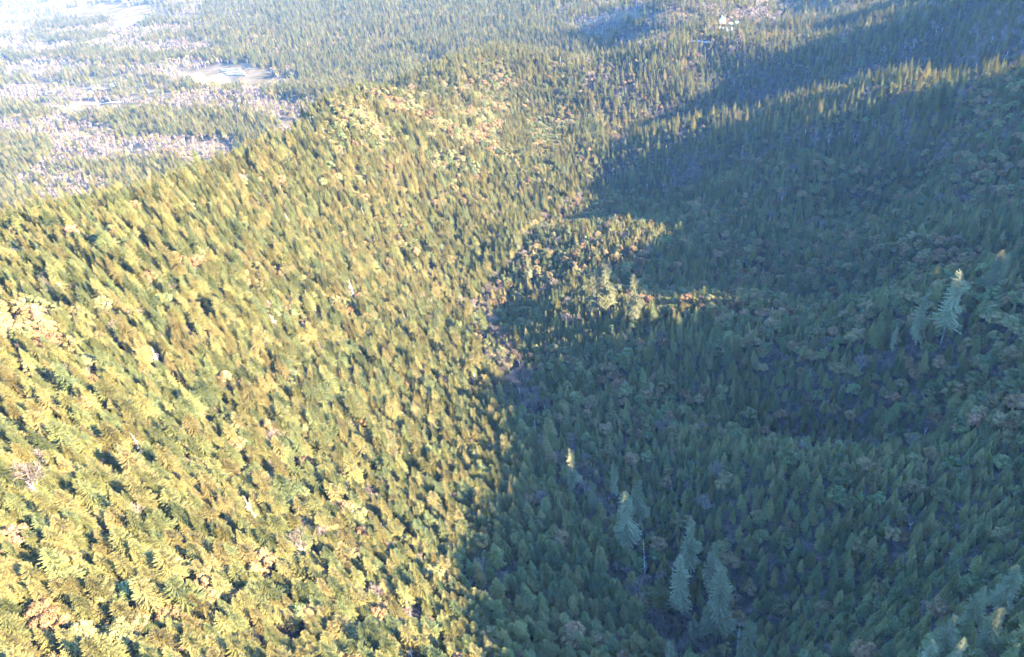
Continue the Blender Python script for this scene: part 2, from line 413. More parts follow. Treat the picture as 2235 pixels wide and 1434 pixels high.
def bare(seed, h, r, depth=4, twigw=0.065):
    """leafless tree: limbs (part 1) and a haze of fine twigs (part 0)"""
    rng = np.random.RandomState(seed); tb = TB()
    def grow(p, d, L, rad, lev):
        q = p + d * L
        if lev <= 1: tb.tube(1, p, q, rad, rad * .6, 5 if lev == 0 else 4)
        else:
            sd_ = np.cross(d, rng.normal(size=3)); sd_ /= np.linalg.norm(sd_) + 1e-9; w_ = max(rad, twigw)
            tb.add(0, [p + sd_ * w_, p - sd_ * w_, q - sd_ * w_ * .5, q + sd_ * w_ * .5], quad=[(0, 1, 2, 3)], tone=rng.uniform(.8, 1.2))
            s2 = np.cross(d, sd_)
            if lev < depth: tb.add(0, [p + s2 * w_, p - s2 * w_, q], tri=[(0, 1, 2)], tone=rng.uniform(.8, 1.2))
        if lev >= depth: return
        nb = [5, 5, 5, 4][min(lev, 3)]
        for k in range(nb):
            nd = d * rng.uniform(.6, 1.0) + rng.normal(size=3) * [.55, .55, .35] * (1.0 if lev else .8) + np.array([0, 0, .22])
            nd /= np.linalg.norm(nd)
            f = rng.uniform(.45, 1.0)
            grow(p + d * L * f, nd, L * rng.uniform(.5, .78), rad * .55, lev + 1)
    grow(np.array([0, 0, -1.0]), np.array([0.02, 0.02, 1.0]), h * 0.42, 0.012 * h + 0.06, 0)
    allv = np.concatenate(tb.v[0]); sc = h / allv[:, 2].max(); sr = r / np.percentile(np.hypot(allv[:, 0], allv[:, 1]), 95)
    for k in (0, 1):
        for V in tb.v[k]: V *= [sr, sr, sc]
    return tb

def snag(seed, h):
    rng = np.random.RandomState(seed); tb = TB(); pts = trunk(tb, h, 0.016 * h + .08, rng, lean=.02)
    for k in range(22):
        t = rng.uniform(.3, .97); a = rng.rand() * 6.28; L = (1.15 - t) * h * .16 * rng.uniform(.5, 1.4)
        p = np.array([0, 0, h * t]); q = p + np.array([math.cos(a) * L, math.sin(a) * L, L * rng.uniform(-.15, .5)])
        tb.tube(0, p, q, .09, .04, 4)
        for _ in range(2):
            f = rng.uniform(.4, 1); e = p + (q - p) * f; tb.tube(0, e, e + rng.normal(size=3) * L * .3, .05, .03, 3)
    return tb

def shrub(seed):
    rng = np.random.RandomState(seed); tb = TB(); per = 130
    d = rng.normal(size=(per, 3)); d[:, 2] = abs(d[:, 2]); d /= np.linalg.norm(d, axis=1)[:, None]
    pos = d * rng.uniform(.5, 1.0, (per, 1)) * [1.5, 1.5, 1.6]
    aa = rng.normal(size=(per, 3)); aa /= np.linalg.norm(aa, axis=1)[:, None]; bb = np.cross(aa, d + .01)
    V = np.stack([pos + aa * .3, pos + bb * .2, pos - aa * .3, pos - bb * .2], 1).reshape(-1, 3); i = np.arange(per) * 4
    tb.add(0, V, quad=np.stack([i, i + 1, i + 2, i + 3], 1), tone=rng.uniform(.7, 1.3, per * 4))
    tb.tube(1, (0, 0, -.3), (0, 0, 1.2), .08, .03, 4)
    return tb

# prototypes at real size; kind: C conifer, B broadleaf, T bare, S snag
PROTO = []   # (key, kind, builder result, leaf material, bark material, height)
def proto(key, kind, tb, leaf, bark, h): PROTO.append(dict(key=key, kind=kind, tb=tb, leaf=leaf, bark=bark, h=h))
proto("young0", "C", conifer(1, 13, 2.7, .06, 22, 11, twig=.7, ragged=.15, droop=.22), M_NEEDLE, M_BARK, 13)
proto("young1", "C", conifer(2, 13, 2.5, .10, 21, 11, twig=.7, shape=.75, ragged=.22, droop=.15), M_NEEDLE, M_BARK, 13)
proto("young2", "C", conifer(3, 13, 3.0, .05, 22, 11, twig=.7, shape=.95, ragged=.2, droop=.25, lobes=.08), M_NEEDLE, M_BARK, 13)
proto("mature0", "C", conifer(4, 24, 4.2, .20, 42, 15, twig=.52, shape=.68, ragged=.25, droop=.3, lobes=.12), M_NEEDLE, M_BARK, 24)
proto("mature1", "C", conifer(5, 24, 4.6, .28, 40, 15, twig=.52, shape=.60, ragged=.3, droop=.25, lobes=.18), M_NEEDLE, M_BARK, 24)
proto("mature2", "C", conifer(6, 24, 3.8, .15, 43, 14, twig=.52, shape=.78, ragged=.22, droop=.32, lobes=.10), M_NEEDLE, M_BARK, 24)
proto("mature3", "C", conifer(7, 24, 4.4, .22, 40, 15, twig=.52, shape=.72, ragged=.35, droop=.35, lobes=.2), M_NEEDLE, M_BARK, 24)
proto("old0", "C", conifer(8, 40, 4.6, .28, 50, 16, shape=.50, ragged=.4, droop=.45, lobes=.28, detail=4, twig=.5), M_NEEDLE_GREY, M_BARK, 40)
proto("old1", "C", conifer(9, 40, 3.9, .35, 50, 15, shape=.48, ragged=.45, droop=.5, lobes=.36, detail=4, twig=.5), M_NEEDLE_GREY, M_BARK, 40)
proto("old2", "C", conifer(10, 40, 5.0, .22, 52, 16, shape=.58, ragged=.4, droop=.4, lobes=.26, detail=4, twig=.5), M_NEEDLE_GREY, M_BARK, 40)
proto("oak0", "B", broadleaf(20, 13, 4.0, 30, 130, leaf=.36), M_LEAF, M_BARK, 13)
proto("oak1", "B", broadleaf(21, 14, 3.5, 26, 130, leaf=.36), M_LEAF, M_BARK, 14)
proto("oak2", "B", broadleaf(22, 12, 4.6, 34, 130, leaf=.36), M_LEAF, M_BARK, 12)
proto("bare0", "T", bare(30, 15, 4.2), M_TWIG, M_BARK_PALE, 15)
proto("bare1", "T", bare(31, 15, 3.6), M_TWIG, M_BARK_PALE, 15)
proto("bare2", "T", bare(32, 16, 5.0), M_TWIG, M_BARK_PALE, 16)
proto("dead0", "S", snag(40, 20), M_BARK_PALE, M_BARK_PALE, 20)
proto("dead1", "S", snag(41, 22), M_BARK_PALE, M_BARK_PALE, 22)
proto("zfar_con0", "C", conifer(50, 19, 4.3, .08, 11, 7, shape=.75, ragged=.2, droop=.25, detail=1, twig=2.0), M_NEEDLE, M_BARK, 19)
proto("zfar_con1", "C", conifer(51, 19, 3.8, .10, 11, 7, shape=.68, ragged=.25, droop=.25, detail=1, twig=2.0, lobes=.15), M_NEEDLE, M_BARK, 19)
proto("zfar_oak", "B", broadleaf(52, 13, 4.2, 14, 22, leaf=.95), M_LEAF, M_BARK, 13)
proto("zfar_bare", "T", bare(53, 15, 4.4, depth=3, twigw=.16), M_TWIG, M_BARK_PALE, 15)
proto("zshrub0", "U", shrub(60), M_SHRUB, M_BARK, 2)
proto("zshrub1", "U", shrub(61), M_SHRUB, M_BARK, 2)
KEY = {p["key"]: i for i, p in enumerate(PROTO)}
for p in PROTO: p["idx"] = KEY[p["key"]]
CON_Y = [KEY[k] for k in ("young0", "young1", "young2")]; CON_M = [KEY[k] for k in ("mature0", "mature1", "mature2", "mature3")]
OLD = [KEY[k] for k in ("old0", "old1", "old2")]; OAK = [KEY[k] for k in ("oak0", "oak1", "oak2")]; BAR = [KEY[k] for k in ("bare0", "bare1", "bare2")]
ZFAR = [i for k, i in KEY.items() if k.startswith("zfar")]
DEAD = [KEY[k] for k in ("dead0", "dead1")]

# ------------------------------------------------------------------ where the trees stand
rng = np.random.RandomState(7)
def jgrid(x0, x1, y0, y1, s, jit=0.42):
    xs = np.arange(x0, x1, s); ys = np.arange(y0, y1, s * .87)
    a, b_ = np.meshgrid(xs, ys); a = a + (np.arange(len(ys)) % 2)[:, None] * s / 2
    a = a + rng.uniform(-jit, jit, a.shape) * s; b_ = b_ + rng.uniform(-jit, jit, b_.shape) * s
    return a.ravel(), b_.ravel()
# the creek, from the near end of the ravine to the lowland
CREEK = np.array([at(u, v)[:2] for u, v in ((1480, 1425), (1400, 1240), (1300, 1100), (1215, 980), (1130, 870), (1075, 760), (1030, 665))] + [(20, 520), (50, 602), (91, 650), (167, 792), (150, 1000), (143, 1198), (140, 1500)])
def creek_dist(x, y):
    d = np.full(x.shape, 1e9); side = np.zeros(x.shape)
    for a_, b_ in zip(CREEK[:-1], CREEK[1:]):
        e = b_ - a_; t = np.clip(((x - a_[0]) * e[0] + (y - a_[1]) * e[1]) / (e @ e), 0, 1)
        dx = x - a_[0] - t * e[0]; dy = y - a_[1] - t * e[1]; dd = np.hypot(dx, dy)
        s_ = np.sign(e[0] * dy - e[1] * dx); m_ = dd < d
        d = np.where(m_, dd, d); side = np.where(m_, s_, side)
    return d, side          # side > 0: left (sunlit) bank

rows = []                    # x, y, proto, scale, width scale
def region(x, y):
    """0 left slope, 1 young wood right of the creek, 2 upper right hills, 3 lowland"""
    d, side = creek_dist(x, y); z = ground(x, y)
    r = np.where(side > 0, 0, 1)
    r = np.where((r == 1) & (x * ps[0] + y * ps[1] > 690 - 0.25 * x), 2, r)
    r = np.where((y > 1330) | (x < -470) | ((z < 40) & ((y > 900) | (x < -250))), 3, r)
    return r, d, side, z
def fill(x, y, want):
    r, d, side, z = region(x, y)
    m_ = (r == want)
    u, v, dep = proj(x, y, z + 6)
    vis = (u > -320) & (u < 2650) & (v > -260) & (v < 1720) & (dep > 20)
    if want == 1:   # the crest of the mountain that shades the ravine, outside the picture
        s_ = x * hs[0] + y * hs[1]; vis |= (s_ > 330) & (s_ < 480) & (y > -200) & (y < 900) & (rng.rand(len(x)) < .25)
    m_ &= vis
    return x[m_], y[m_], z[m_], d[m_], u[m_], v[m_]
def n01(x, y, seed, lo, hi): return np.clip(0.5 + sines(x, y, seed, lo, hi, 9) / 5.5, 0, 1)

def put(x, y, choice, scale, ws=None):
    ws = np.ones(len(x)) if ws is None else ws
    rows.append(np.stack([x, y, choice, scale, ws], 1))
def pick(lst, k): return np.array(lst)[rng.randint(0, len(lst), k)]

# left slope: mature conifers with some broad crowns, more of them near the crest
x, y = jgrid(-560, 260, -100, 1420, 4.0); x, y, z, d, u, v = fill(x, y, 0)
N = len(x); q = rng.rand(N); gap = n01(x, y, 21, 25, 110); op = openness(x, y, z)
orange = np.exp(-(((u - 1080) / 260) ** 2 + ((v - 290) / 95) ** 2)) * .55 + np.exp(-(((u - 850) / 200) ** 2 + ((v - 240) / 60) ** 2)) * .3 + np.exp(-(((u - 30) / 90) ** 2 + ((v - 700) / 90) ** 2)) * .5 \
    + np.exp(-(((u - 350) / 200) ** 2 + ((v - 1330) / 90) ** 2)) * .15
pb = 0.025 + orange * 1.7 * (n01(x, y, 24, 25, 90) > .5) + 0.10 * (n01(x, y, 22, 40, 160) > .68)
pt = 0.022 + 0.25 * np.exp(-(((u - 1000) / 120) ** 2 + ((v - 190) / 60) ** 2)) + 0.14 * np.exp(-(((u - 850) / 140) ** 2 + ((v - 1200) / 120) ** 2)) + .38 * (d < 11) * (y < 470) + .2 * (d < 6)
ch = np.where(q < pb, pick(OAK, N), np.where(q < pb + pt, pick(BAR, N), pick(CON_M + CON_M + [KEY["young0"], KEY["young2"]], N)))
ch = np.where(rng.rand(N) < .003, pick(DEAD, N), ch)
sc = rng.normal(.58, .12, N).clip(.30, 1.05) * (0.82 + .34 * n01(x, y, 23, 60, 200))
sc = np.where(np.isin(ch, OAK), rng.uniform(.5, .9, N), sc); sc = np.where(np.isin(ch, CON_Y), rng.uniform(.6, 1.0, N), sc)
keep = (rng.rand(N) > op) & (rng.rand(N) > .35 * ss(.60, .8, gap)) & (rng.rand(N) > .05 * (d < 6))
put(x[keep], y[keep], ch[keep], sc[keep], rng.uniform(1.05, 1.35, keep.sum()))

# right of the creek: dense young conifers below, mixed with round crowns higher up
x, y = jgrid(-60, 640, -220, 1000, 3.6); x, y, z, d, u, v = fill(x, y, 1)
N = len(x); q = rng.rand(N); op = openness(x, y, z); hgt = n01(x, y, 31, 60, 200)
low_stand = ss(1000, 860, v) * ss(980, 1150, u) # 1 higher up / mixed wood
pb = 0.07 + 0.30 * low_stand * (n01(x, y, 32, 30, 120) > .42)
pt = 0.006 + 0.05 * (n01(x, y, 33, 20, 70) > .75) + (.10 + .5 * ss(930, 880, v) * ss(600, 660, v) + .4 * np.exp(-((v - 1075) / 40) ** 2) + .4 * ss(1290, 1330, v)) * (d < 12)
ch = np.where(q < pb, pick(OAK, N), np.where(q < pb + pt, pick(BAR, N), pick(CON_Y, N)))
ch = np.where((q > .93) & (low_stand > .5), pick(CON_M, N), ch)
sc = rng.normal(.62, .12, N).clip(.32, 1.1) * (0.85 + .35 * hgt)
sc = np.where(np.isin(ch, OAK), rng.uniform(.42, .78, N), sc); sc = np.where(np.isin(ch, BAR), rng.uniform(.4, .8, N), sc)
sc = np.where(np.isin(ch, CON_M), rng.uniform(.42, .66, N), sc)
keep = (rng.rand(N) > op) & (rng.rand(N) > .25 * (d < 7)) & (rng.rand(N) > .5 * ss(.72, .85, n01(x, y, 34, 15, 60)))
put(x[keep], y[keep], ch[keep], sc[keep], rng.uniform(.98, 1.2, keep.sum()))

# upper right hills
x, y = jgrid(60, 1100, 380, 1500, 5.0); x, y, z, d, u, v = fill(x, y, 2)
N = len(x); q = rng.rand(N); op = openness(x, y, z)
pb = .20 + .25 * (n01(x, y, 41, 40, 150) > .6); pt = .05 + .02 * (d < 25) + .2 * (n01(x, y, 42, 40, 120) > .72)
ch = np.where(q < pb, pick(OAK, N), np.where(q < pb + pt, pick(BAR, N), pick(CON_Y + [KEY['mature2'], KEY['mature0']], N)))
sc = np.where(np.isin(ch, CON_Y), rng.uniform(.4, 1.15, N), rng.uniform(.42, .85, N)); sc = np.where(np.isin(ch, OAK), rng.uniform(.35, .7, N), sc)
keep = (rng.rand(N) > op) & (rng.rand(N) > .6 * ss(.62, .8, n01(x, y, 43, 30, 130)))
put(x[keep], y[keep], ch[keep], sc[keep], rng.uniform(.75, .98, keep.sum()))

# lowland: conifer woods, pale leafless woods and clearings
ZC = [KEY["zfar_con0"], KEY["zfar_con1"]]
for (x0, x1, y0, y1, s, scl) in ((-1500, 300, 250, 1700, 6.4, .84), (-2300, 1500, 850, 3000, 8.6, 1.0), (-4200, 2500, 3000, 6500, 16, 1.5)):
    x, y = jgrid(x0, x1, y0, y1, s); x, y, z, d, u, v = fill(x, y, 3)
    if s == 8.6: m_ = (y > 1700) | (x < -1500) | (x > 300); x, y, z, d, u, v = [a_[m_] for a_ in (x, y, z, d, u, v)]
    vis = (u > -150) & (u < 2400) & (v > -120); x, y, z, d, u, v = [a_[vis] for a_ in (x, y, z, d, u, v)]
    N = len(x); q = rng.rand(N); op = openness(x, y, z)
    conw = ss(.40, .58, n01(x, y, 51, 90, 420)); conw = np.maximum(conw, .92 * ss(520, 700, u + 1.1 * (140 - v)) * ss(1300, 1150, u)); conw = np.maximum(conw, .7 * ss(30, 8, np.abs(v - (330 - .36 * u))) * ss(350, 500, u))
    pc = .12 + .80 * conw
    ch = np.where(q < pc, pick(ZC + (CON_M if s < 9 else []), N), np.where(q < pc + .12 * (1 - pc), KEY["zfar_oak"], pick([KEY["zfar_bare"]] + (BAR if s < 9 else []), N)))
    sc = rng.uniform(.6, 1.12, N) * scl; sc = np.where(np.isin(ch, [KEY["zfar_bare"]] + BAR), rng.uniform(.6, 1.0, N) * scl, sc)
    keep = (rng.rand(N) > op * 1.02) & (rng.rand(N) > .45 * (1 - conw)) & (np.hypot((x - POND[0]) / 75, (y - POND[1]) / 125) > 1)
    put(x[keep], y[keep], ch[keep], sc[keep], rng.uniform(.85, 1.05, keep.sum()))
T = np.concatenate(rows)

# ------------------------------------------------------------------ landmark trees: (base u, base v, top u, top v) in the photograph -> a place and a height
LAND = []
def landmark(tu, tv, h, key, width, label, cat, name):
    """a tree h metres tall standing where its tip is seen at that place of the photograph"""
    LAND.append(dict(p=at(tu, tv, h), h=h, key=key, width=width, label=label, cat=cat, name=name))
C_, B_, T_, S_ = ("conifer", "conifer_tree"), ("broadleaf tree", "broadleaf_tree"), ("bare tree", "bare_tree"), ("dead tree", "dead_tree")
for tu, tv, h_, key, wd, ck, label, ref in (
    (1298, 586, 44, "old1", 1.06, C_, "tall narrow sunlit conifer, left one of the bright pair on the mid valley spur", "the bright conifer pair"),
    (1321, 574, 46, "old1", 1.02, C_, "tallest sunlit conifer with a thin tip, right one of the bright pair", "the bright conifer pair"),
    (1383, 597, 42, "old0", 0.94, C_, "lone bright ragged conifer right of the bright pair, dark shade behind it", "the lone bright ragged conifer"),
    (1425, 653, 20, "mature0", 1.0, C_, "short full sunlit conifer at the end of the lit spur, shade to its right", "the last sunlit conifer on the spur"),
    (1243, 978, 38, "old1", 0.77, C_, "slim conifer with only its tip in sun, alone above the dark ravine", "the conifer with the sunlit tip"),
    (1045, 662, 30, "mature2", 1.0, C_, "pointed sunlit conifer standing free at the head of the dark creek gap", "the free-standing pointed conifer"),
    (1125, 712, 22, "mature0", 1.0, C_, "full conifer half in sun right of the pinkish creek trees", "the half-lit conifer by the creek"),
    (1097, 760, 13, "young0", 1.1, C_, "small sunlit conifer left of the upper pale leafless creek tree", "the small creek conifer"),
    (1364, 1072, 44, "old2", 0.98, C_, "huge grey green conifer in shade, broad and ragged, rising from the ravine", "the huge ravine conifer"),
    (1392, 1045, 42, "old1", 0.81, C_, "thin shaded conifer directly behind the huge ravine conifer", "the thin conifer behind the huge one"),
    (1508, 1130, 42, "old0", 0.77, C_, "shaded conifer with pale branch tips uphill of the dense grey one", "the pale-tipped conifer"),
    (1485, 1208, 46, "old2", 0.77, C_, "dense grey conifer column in the shaded ravine, left of the tallest twin crowns", "the dense grey conifer column"),
    (1562, 1182, 42, "old1", 0.85, C_, "pale conifer tip rising right behind the tallest shaded conifer", "the rear twin crown"),
    (1577, 1236, 52, "old2", 0.85, C_, "tallest shaded conifer, long pale grey crown reaching the bottom of the ravine", "the tallest shaded conifer"),
    (1638, 1352, 34, "old0", 0.85, C_, "round-headed pale conifer at the bottom edge beside a thin dead spike", "the round-headed bottom conifer"),
    (1514, 1345, 24, "old1", 0.77, C_, "grey conifer at the bottom edge below the dense grey column", "the grey bottom edge conifer"),
    (1441, 1262, 24, "mature1", .9, C_, "broad shaded conifer between the huge ravine conifer and the dense grey column", "the broad conifer between the giants"),
    (2087, 1345, 25, "old0", 0.94, C_, "pale leaning conifer at the bottom right, first of the group of three", "the pale leaning conifer"),
    (2152, 1278, 27, "old2", 0.81, C_, "long pale conifer of the bottom right group, between the leaning and the widest one", "the long pale conifer"),
    (2226, 1235, 25, "old2", 1.06, C_, "widest pale conifer, cut by the right border above the bottom corner", "the widest pale conifer"),
    (2099, 590, 44, "old1", 1.02, C_, "tall pale forked-looking conifer leaning right on the shaded mid slope", "the tall pale slope conifer"),
    (2023, 640, 36, "old1", 0.85, C_, "wispy grey conifer with drooping limbs left of the tall pale slope conifer", "the wispy grey conifer"),
    (1925, 682, 24, "mature3", .8, C_, "open-crowned pale conifer with a bare lower trunk on the shaded slope", "the open-crowned conifer"),
    (1753, 686, 17, "mature2", .9, C_, "small mauve grey pointed conifer behind the shaded spur", "the mauve grey conifer"),
    (1590, 738, 24, "mature1", .7, C_, "conifer with a bright yellow sunlit top amid the shaded wood", "the yellow-topped conifer"),
    (1403, 802, 18, "mature3", 1.0, C_, "round sun-touched conifer alone in the shaded wood below the lit spur", "the sun-touched conifer"),
    (2192, 545, 26, "old2", 1.44, C_, "very wide feathery conifer near the right border of the shaded slope", "the feathery conifer"),
    (1290, 1048, 30, "old1", 0.68, C_, "slim dark conifer left of the huge ravine conifer, above the purple gap", "the slim conifer left of the huge one"),
    (1336, 1012, 28, "old0", 0.64, C_, "ragged conifer farther up the ravine behind the thin shaded conifer", "the ragged upper ravine conifer"),
    (1545, 1318, 30, "old1", 0.77, C_, "grey conifer squeezed between the dense grey column and the tallest shaded one", "the squeezed grey conifer"),
    (1462, 1398, 26, "old0", 0.68, C_, "small pale conifer at the bottom border left of the ravine floor", "the small pale bottom conifer"),
    (2040, 1398, 22, "old1", 0.77, C_, "low pale conifer at the bottom border left of the leaning one", "the low pale conifer"),
    (2190, 1325, 24, "old0", 0.77, C_, "pale conifer below the widest one in the bottom right corner", "the corner pale conifer"),
    (2108, 1392, 24, "old2", 0.68, C_, "pale conifer between the leaning and the long one, at the bottom border", "the middle pale conifer"),
    (1960, 705, 22, "old1", 0.68, C_, "small wispy conifer left of the wispy grey one on the mid slope", "the small wispy conifer"),
    (1150, 560, 26, "old0", 0.77, C_, "broad sunlit conifer on the near bank where the lit spur begins", "the bank conifer"),
    (1122, 505, 26, "old1", 0.85, C_, "narrow sunlit conifer uphill of the bank conifer", "the narrow uphill conifer"),
    (1215, 640, 20, "mature0", .9, C_, "sunlit conifer in the middle of the lit spur, left of the bright pair", "the mid-spur conifer"),
    (1127, 755, 20, "bare1", .9, T_, "upper pale pink leafless tree standing in the creek gap", "the upper pink creek tree"),
    (1127, 818, 19, "bare1", .8, T_, "lower pale pink leafless tree in the creek gap, on a thin stem", "the lower pink creek tree"),
    (1084, 706, 15, "bare0", 1.1, T_, "pink leafless tree at the upper end of the creek gap", "the top pink creek tree"),
    (640, 1165, 15, "bare0", 1.1, T_, "pale round leafless tree glowing among yellow green conifers, lower left slope", "the pale round leafless tree"),
    (692, 1148, 14, "bare2", 1.0, T_, "greyer leafless tree just right of the pale round one", "the greyer leafless tree"),
    (25, 1012, 16, "bare2", 1.2, T_, "wide pinkish grey leafless tree at the left border of the sunlit slope", "the wide leafless tree at the border"),
    (1884, 770, 14, "bare2", 1.0, T_, "mauve leafless round tree in the middle of the shaded slope", "the mauve round tree"),
    (1358, 290, 16, "bare1", 1.0, T_, "pink leafless tree where the far creek meets the dark hollow", "the pink tree by the far hollow"),
    (1266, 418, 16, "bare0", 1.0, T_, "pinkish leafless tree beside the creek bend at the shadow edge", "the pink tree at the creek bend"),
    (1046, 1168, 13, "oak1", 1.0, B_, "golden orange crown on the shadow edge, lowest golden one", "the golden crown"),
    (1068, 1130, 13, "oak1", .9, B_, "orange crown right at the shadow edge above the golden crown", "the shadow edge orange crown"),
    (165, 1370, 11, "oak2", .8, B_, "reddish orange round crown near the bottom left corner", "the reddish crown"),
    (72, 1330, 12, "oak0", 1.2, B_, "broad peach-coloured crown left of the reddish crown", "the peach crown"),
    (235, 1375, 12, "oak2", 1.0, B_, "broad yellow orange crown at the bottom border right of the reddish crown", "the yellow orange crown"),
    (272, 1270, 12, "oak0", 1.0, B_, "orange crown above and right of the reddish crown", "the orange crown on the lower slope"),
    (530, 1082, 17, "dead0", .8, S_, "white bare trunk leaning left with broken side limbs on the sunlit slope", "the white leaning trunk"),
    (284, 945, 17, "dead1", .7, S_, "white dead trunk in a dark gap high on the sunlit slope", "the white dead trunk"),
    (1404, 1176, 30, "dead1", .35, S_, "straight bare spike right of the huge ravine conifer", "the bare ravine spike"),
    (1616, 1353, 26, "dead0", .35, S_, "thin dead spike beside the round-headed bottom conifer", "the thin dead spike"),
    (1686, 668, 14, "dead1", 1.0, S_, "crooked grey dead tree on the shaded spur crest", "the crooked dead tree"),
    (85, 1080, 13, "dead0", 1.3, S_, "bleached branchy dead tree below the wide leafless tree", "the bleached branchy dead tree"),
):
    landmark(tu, tv, h_, key, wd, label, *ck)
    LAND[-1]["ref"] = ref; LAND[-1]["uv"] = (tu, tv + 30)

lp = np.array([(k["p"][0], k["p"][1]) for k in LAND]) if LAND else np.zeros((0, 2))
cl = np.array([3.0 if k["cat"] != "conifer" else max(3.0, 0.09 * k["h"]) for k in LAND])
if len(lp):
    dd = np.hypot(T[:, 0][:, None] - lp[:, 0], T[:, 1][:, None] - lp[:, 1]); T = T[(dd > cl).all(1)]
tx, ty = T[:, 0], T[:, 1]; tz = ground(tx, ty); tk = T[:, 2].astype(int); tsc = T[:, 3]; tws = T[:, 4]
kinds = np.array([p["kind"] for p in PROTO])[tk]
hts = np.array([p["h"] for p in PROTO])[tk] * tsc
rotz = rng.rand(len(T)) * 2 * np.pi; tilt = rng.normal(0, .025, (len(T), 2))

# the trees that show largest of each kind become individual trees
u0, v0, dep = proj(tx, ty, tz + hts * .75)
size = hts / np.maximum(dep, 1)
inframe = (u0 > 12) & (u0 < W - 12) & (v0 > 10) & (v0 < H - 6)
solo = np.zeros(len(T), bool)
for kd, limit in (("C", 300), ("B", 300), ("T", 300), ("S", 60)):
    m_ = np.where(inframe & (kinds == kd) & ~np.isin(tk, ZFAR))[0]; have = sum(1 for q_ in LAND if {"conifer": "C", "broadleaf tree": "B", "bare tree": "T", "dead tree": "S"}[q_["cat"]] == kd)
    m_ = m_[np.argsort(-size[m_])][:max(0, limit - have)]; solo[m_] = True
print("trees", len(T), "solo", solo.sum(), {k: int((kinds == k).sum()) for k in "CBTSU"})

# part meshes for individual trees
for p in PROTO:
    if p["kind"] in "CBTS" and not p["key"].startswith("zfar"):
        p["crown"] = p["tb"].mesh(p["key"] + "_crown", 0, p["leaf"]); p["trunk"] = p["tb"].mesh(p["key"] + "_trunk", 1, p["bark"])
    p["joined"] = p["tb"].joined(p["key"] + "_tree", [p["leaf"], p["bark"]])
NAME = {"C": ("conifer_tree", "conifer"), "B": ("broadleaf_tree", "broadleaf tree"), "T": ("bare_tree", "bare tree"), "S": ("dead_tree", "dead tree")}
def tree_object(kind, idx, loc, rot, sx, sz, name=None):
    p = PROTO[idx]
    e = bpy.data.objects.new(name or NAME[kind][0], None); COL.objects.link(e)
    e.empty_display_size = 1; e.location = loc; e.rotation_euler = rot; e.scale = (sx, sx, sz)
    t_ = bpy.data.objects.new("trunk", p["trunk"]); COL.objects.link(t_); t_.parent = e
    c_ = bpy.data.objects.new("crown", p["crown"]); COL.objects.link(c_); c_.parent = e
    return e
for k in LAND:
    i = KEY[k["key"]]; p = PROTO[i]; f = k["h"] / p["h"]
    e = tree_object(p["kind"], i, k["p"], (0, 0, rng.rand() * 6.28), f * k["width"], f, k["name"])
    tag(e, k["label"], k["cat"])

def in_sun(x, y, z):
    s = np.arange(15, 900, 10.0); g = ground(x[:, None] + s * hs[0], y[:, None] + s * hs[1])
    return (z[:, None] + s * math.tan(SUN_EL) > g).all(1)
anchors = {}
for k in LAND: anchors.setdefault(k["ref"], k["uv"])
for nm, uv in (("the bottom left corner", (0, 1434)), ("the left border halfway down", (0, 720)), ("the bottom border below the sunlit slope", (420, 1434)), ("where the shadow edge meets the bottom border", (1075, 1434)),
               ("the bottom right corner", (2235, 1434)), ("the right border beside the young wood", (2235, 1090)), ("the middle of the bottom border", (820, 1434)), ("the left border low on the slope", (0, 1250)),
               ("the hilltop house", (1576, 50)), ("the right border near the top ridge", (2235, 200)), ("the left end of the near ridge crest", (0, 470)), ("the near ridge shoulder", (740, 215)),
               ("the centre of the sunlit slope", (520, 760)), ("the bottom border under the young wood", (1850, 1434)), ("the sunlit slope above the golden crown", (900, 1060)),
               ("the lower edge of the sunlit slope", (760, 1330)), ("the high part of the sunlit slope", (330, 620)), ("the middle of the young shaded wood", (1850, 1180)), ("the upper young wood by the purple hollow", (1830, 985)),
               ("the rusty patch high on the ridge", (1060, 300)), ("the sunny crest of the far spur", (1650, 270)), ("the shaded slope under the sunny far crest", (1850, 400))):
    anchors[nm] = uv
an = list(anchors); auv = np.array([anchors[a_] for a_ in an])
si = np.where(solo)[0]
um, vm_, _ = proj(tx[si], ty[si], tz[si] + hts[si] * .6)
da = np.hypot(um[:, None] - auv[:, 0], vm_[:, None] - auv[:, 1])
near = da.argmin(1); sunny = in_sun(tx[si], ty[si], tz[si] + hts[si] * .7)
ORD = "first second third fourth fifth sixth seventh eighth ninth tenth eleventh twelfth".split()
def ordn(i):
    return ORD[i] if i < 12 else "%d%s" % (i + 1, "th" if (i + 1) % 100 in (11, 12, 13) else {1: "st", 2: "nd", 3: "rd"}.get((i + 1) % 10, "th"))
FORM = {"young0": "dense pointed", "young1": "slim pointed", "young2": "full pointed", "mature0": "full", "mature1": "broad", "mature2": "slender", "mature3": "ragged",
        "old0": "tall", "old1": "tall", "old2": "tall", "oak0": "round", "oak1": "upright", "oak2": "wide", "bare0": "rounded", "bare1": "narrow", "bare2": "spreading", "dead0": "white", "dead1": "grey"}
WHAT = {"C": "conifer", "B": "leafy tree", "T": "leafless tree", "S": "dead trunk"}
GRP = {"C": "conifers of the slopes", "B": "round-crowned trees among the conifers", "T": "leafless trees among the conifers", "S": "dead trunks in the forest"}
for kd in "CBTS":
    for ai in range(len(an)):
        m_ = np.where((kinds[si] == kd) & (near == ai))[0]; m_ = m_[np.argsort(da[m_, ai])]
        for n_i, j in enumerate(m_):
            i = si[j]
            e = tree_object(kd, tk[i], (tx[i], ty[i], tz[i] - .2), (tilt[i, 0], tilt[i, 1], rotz[i]), tsc[i] * tws[i], tsc[i])
            tag(e, "%s %s %s, %s nearest %s" % ("sunlit" if sunny[j] else "shaded", FORM[PROTO[tk[i]]["key"]], WHAT[kd], ordn(n_i), an[ai]), NAME[kd][1], group=GRP[kd])


